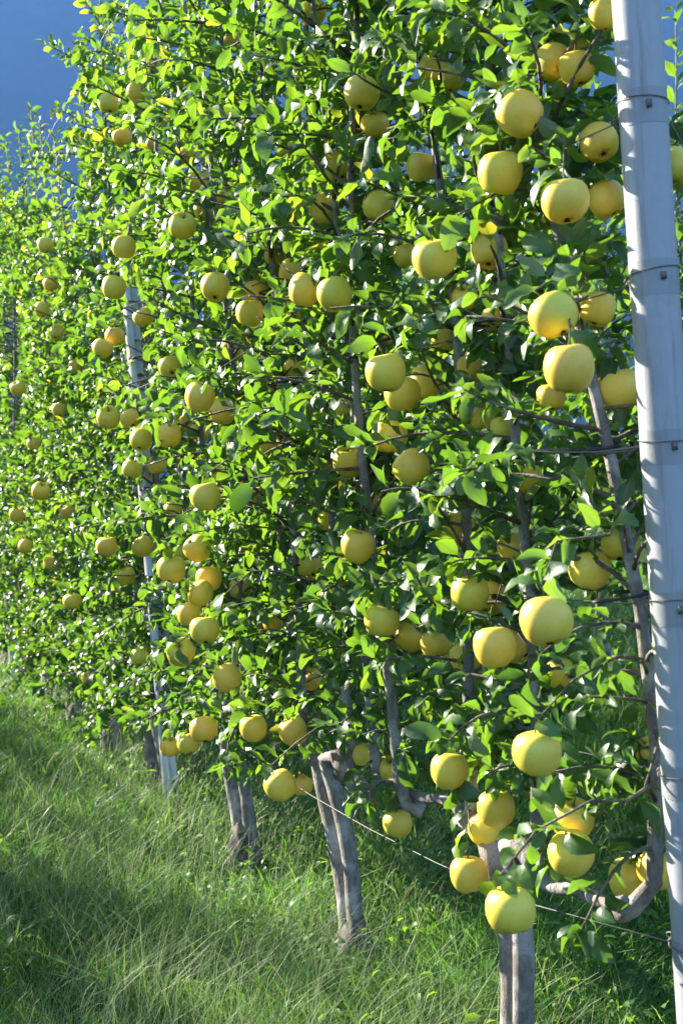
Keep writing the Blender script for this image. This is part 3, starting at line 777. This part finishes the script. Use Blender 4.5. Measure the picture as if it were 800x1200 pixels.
# ------------------------------------------------------------------ wires
names = ['lowest sagging steel wire under the branches by the trunks', 'second steel wire from the ground along the trained apple row', 'third steel wire from the ground along the trained apple row', 'fourth steel wire from the ground, level with the loose wire tail', 'fifth steel wire from the ground along the trained apple row', 'sixth steel wire from the ground along the trained apple row', 'steel wire third from the top of the trained apple row', 'steel wire second from the top of the trained apple row', 'topmost dark steel wire running between the shoot tips']
for k, z in enumerate(WIRES):
    root = empty('trellis_wire', P(2.10, 0, z)); tag(root, names[k], 'wire', 'trellis wires of the front row')
    org = P(2.10, 0, z); stops = [2.14, 5.42, 9.55, 13.6]; pts = []
    for a, b in zip(stops[:-1], stops[1:]):
        for q in np.linspace(0, 1, 9)[:-1]:
            pts.append(P(a + (b - a) * q, (0.035 + 0.02 * math.sin(a + q * 3 + k)) * (0 if a < 3 and q == 0 else 1), z - (0.10 if k == 0 else 0.025) * 4 * q * (1 - q)))
    pts.append(P(13.6, 0.05, z))
    MB().tube(pts, 0.0013 if k else 0.0012, 6).build('strand', M_WIRE, root, origin=org)
    for t in trees[:6]:
        for (u, lp, h) in t.lead:
            if h < z + 0.1 or random.random() < 0.45 or k == 0: continue
            c = lead_at(lp, z); s_, v_ = to_sv(c); w_ = P(s_, 0.03, c[2])
            loop = [c + (w_ - c) * 0.5 + ROW * 0.021 * math.cos(q) + SIDE * (0.021 + abs(v_ - .03) * .5) * math.sin(q) + np.array([0, 0, 0.002 * q]) for q in np.linspace(0, 6.28, 15)]
            MB().tube(loop, 0.0032, 5, False).build('tie', M_BLACK, root, origin=org)
    if k == 2:
        MB().tube([P(2.42, 0.03, z - 0.012), P(2.52, 0.04, z - 0.018), P(2.62, 0.035, z - 0.012)], [0.006, 0.009, 0.006], 8).build('black_sleeve', M_BLACK, root, origin=org)

# ------------------------------------------------------------------ grass
def clump(x, y):
    return 0.5 + 0.25 * np.sin(x * 3.1 + 1.3 * np.sin(y * 2.3)) + 0.25 * np.sin(y * 4.3 + 1.7 * np.sin(x * 3.7 + 1))
def scatter(n, near=2.0, far=14.0, power=1.0):
    """ground points inside a margin round the view, denser near"""
    Y = near * (far / near) ** RNG.random(n); X = (RNG.random(n) * 2 - 1) * (0.36 * Y + 1.0)
    return X, Y
def blades(name, X, Y, h, wdt, lean, leandir, tint, mat_, label):
    n = len(X); a = RNG.random(n) * 6.283
    wx, wy = np.cos(a) * wdt, np.sin(a) * wdt
    lx, ly = np.cos(leandir) * lean * h, np.sin(leandir) * lean * h
    st = [(0, 1.0), (0.45, 0.85), (0.8, 0.5)]
    V = np.zeros((n, 7, 3))
    for i, (u, wv) in enumerate(st):
        cx, cy, cz = X + lx * u * u, Y + ly * u * u, h * u * (1 - 0.25 * lean * u)
        V[:, 2 * i] = np.stack([cx - wx * wv, cy - wy * wv, cz], 1); V[:, 2 * i + 1] = np.stack([cx + wx * wv, cy + wy * wv, cz], 1)
    V[:, 6] = np.stack([X + lx, Y + ly, h * (1 - 0.25 * lean)], 1)
    V[:, :2, 2] -= 0.01
    o = np.arange(n)[:, None] * 7
    q = np.concatenate([o + np.array([[0, 1, 3, 2]]), o + np.array([[2, 3, 5, 4]])]); t = o + np.array([[4, 5, 6]])
    ob = obj(name, np_mesh(name, V.reshape(-1, 3), [q, t], mat_, True, {'tint': np.repeat(tint, 7)}))
    tag(ob, label, 'grass', None, 'stuff'); return ob
n = 180000
X, Y = scatter(n)
cl = clump(X, Y) * 0.6 + 0.4 * clump(X * 3.3 + 5, Y * 3.9)
sv = np.stack([X, Y, 0 * X], 1) - ROW0; foot = np.min([np.hypot(sv @ ROW - q, sv @ SIDE) for q in TREE_S], 0)
short = np.clip(foot / 0.35, 0.4, 1)
h = (0.05 + 0.17 * cl ** 1.3) * RNG.uniform(0.4, 1.4, n) * short; far = np.clip(Y / 5, 0.6, 2.2)
tuft = 6.283 * clump(X * 7.1, Y * 6.3) * 2
ld = np.where(RNG.random(n) < 0.5, tuft + RNG.normal(0, 0.7, n), RNG.random(n) * 6.283)
blades('grass', X, Y, h, 0.0017 * far * RNG.uniform(0.6, 1.7, n) * np.where(RNG.random(n) < 0.10, 2.3, 1), RNG.uniform(0.15, 1.6, n), ld, np.clip(RNG.normal(0.42, 0.24, n) + 0.15 * (cl - .5), 0, 0.97), M_GRASS, 'long green meadow grass covering the orchard alley floor')
n = 44000
X, Y = scatter(n, 2.4); sv = np.stack([X, Y, 0 * X], 1) - ROW0; vv = sv @ SIDE; su = sv @ ROW
k = clump(X * 0.7 + 3, Y * 0.8) > np.where((vv < 0.8) & (vv > -0.5) & (su > 3.4), 0.05, 0.34) + 0.55 * RNG.random(n); X, Y = X[k], Y[k]; n = len(X)  # seeding strip along the row; pale stalks packed denser to mimic its sunlit band
h = RNG.uniform(0.12, 0.34, n)
ld = np.where(RNG.random(n) < 0.5, RNG.normal(0.15, 0.7, n), RNG.random(n) * 6.283)
blades('grass_stalks', X, Y, h, 0.0008 * np.clip(Y / 4.2, 0.75, 2.2), RNG.uniform(0.2, 1.3, n), ld, RNG.random(n), M_STALK, 'pale dry seeding grass stalks leaning among green grass')
# clover and broad weeds near the trunks
n = 14000
X, Y = scatter(n, 2.4, 9); sv = np.stack([X, Y, 0 * X], 1) - ROW0; vv = sv @ SIDE
k = (clump(X * 1.3, Y * 1.6 + 2) > 0.78) | ((np.abs(vv + 0.25) < 0.55) & (RNG.random(n) < 0.7)); X, Y = X[k], Y[k]; n = len(X)
lv_p = np.stack([X, Y, RNG.uniform(0.03, 0.15, n)], 1); a = RNG.random(n) * 6.283
lv_d = np.stack([np.cos(a), np.sin(a), RNG.uniform(-0.2, 0.5, n)], 1)
lv_u = np.stack([RNG.normal(0, .35, n), RNG.normal(0, .35, n), np.ones(n)], 1)
o = stuff_leaves('weeds', (lv_p, lv_d, lv_u, RNG.uniform(0.018, 0.045, n), RNG.random(n)), None, np.zeros(3), True, M_WEED)
tag(o, 'low broad leaved weeds and clover among the grass', 'weeds', None, 'stuff')

# ------------------------------------------------------------------ haze
m, nt, out = mat('haze_air')
pv = N(nt, 'ShaderNodeVolumePrincipled'); pv.inputs['Color'].default_value = (0.17, 0.41, 1.0, 1); pv.inputs['Density'].default_value = 0.00011; pv.inputs['Anisotropy'].default_value = 0.0
nt.links.new(pv.outputs[0], out.inputs['Volume'])
hb = MB().box((0, 1000, 1299), (1, 0, 0), (0, 1, 0), (0, 0, 1), 9500, 10500, 1302).build('haze', m, None, smooth=False)
hb['kind'] = 'stuff'
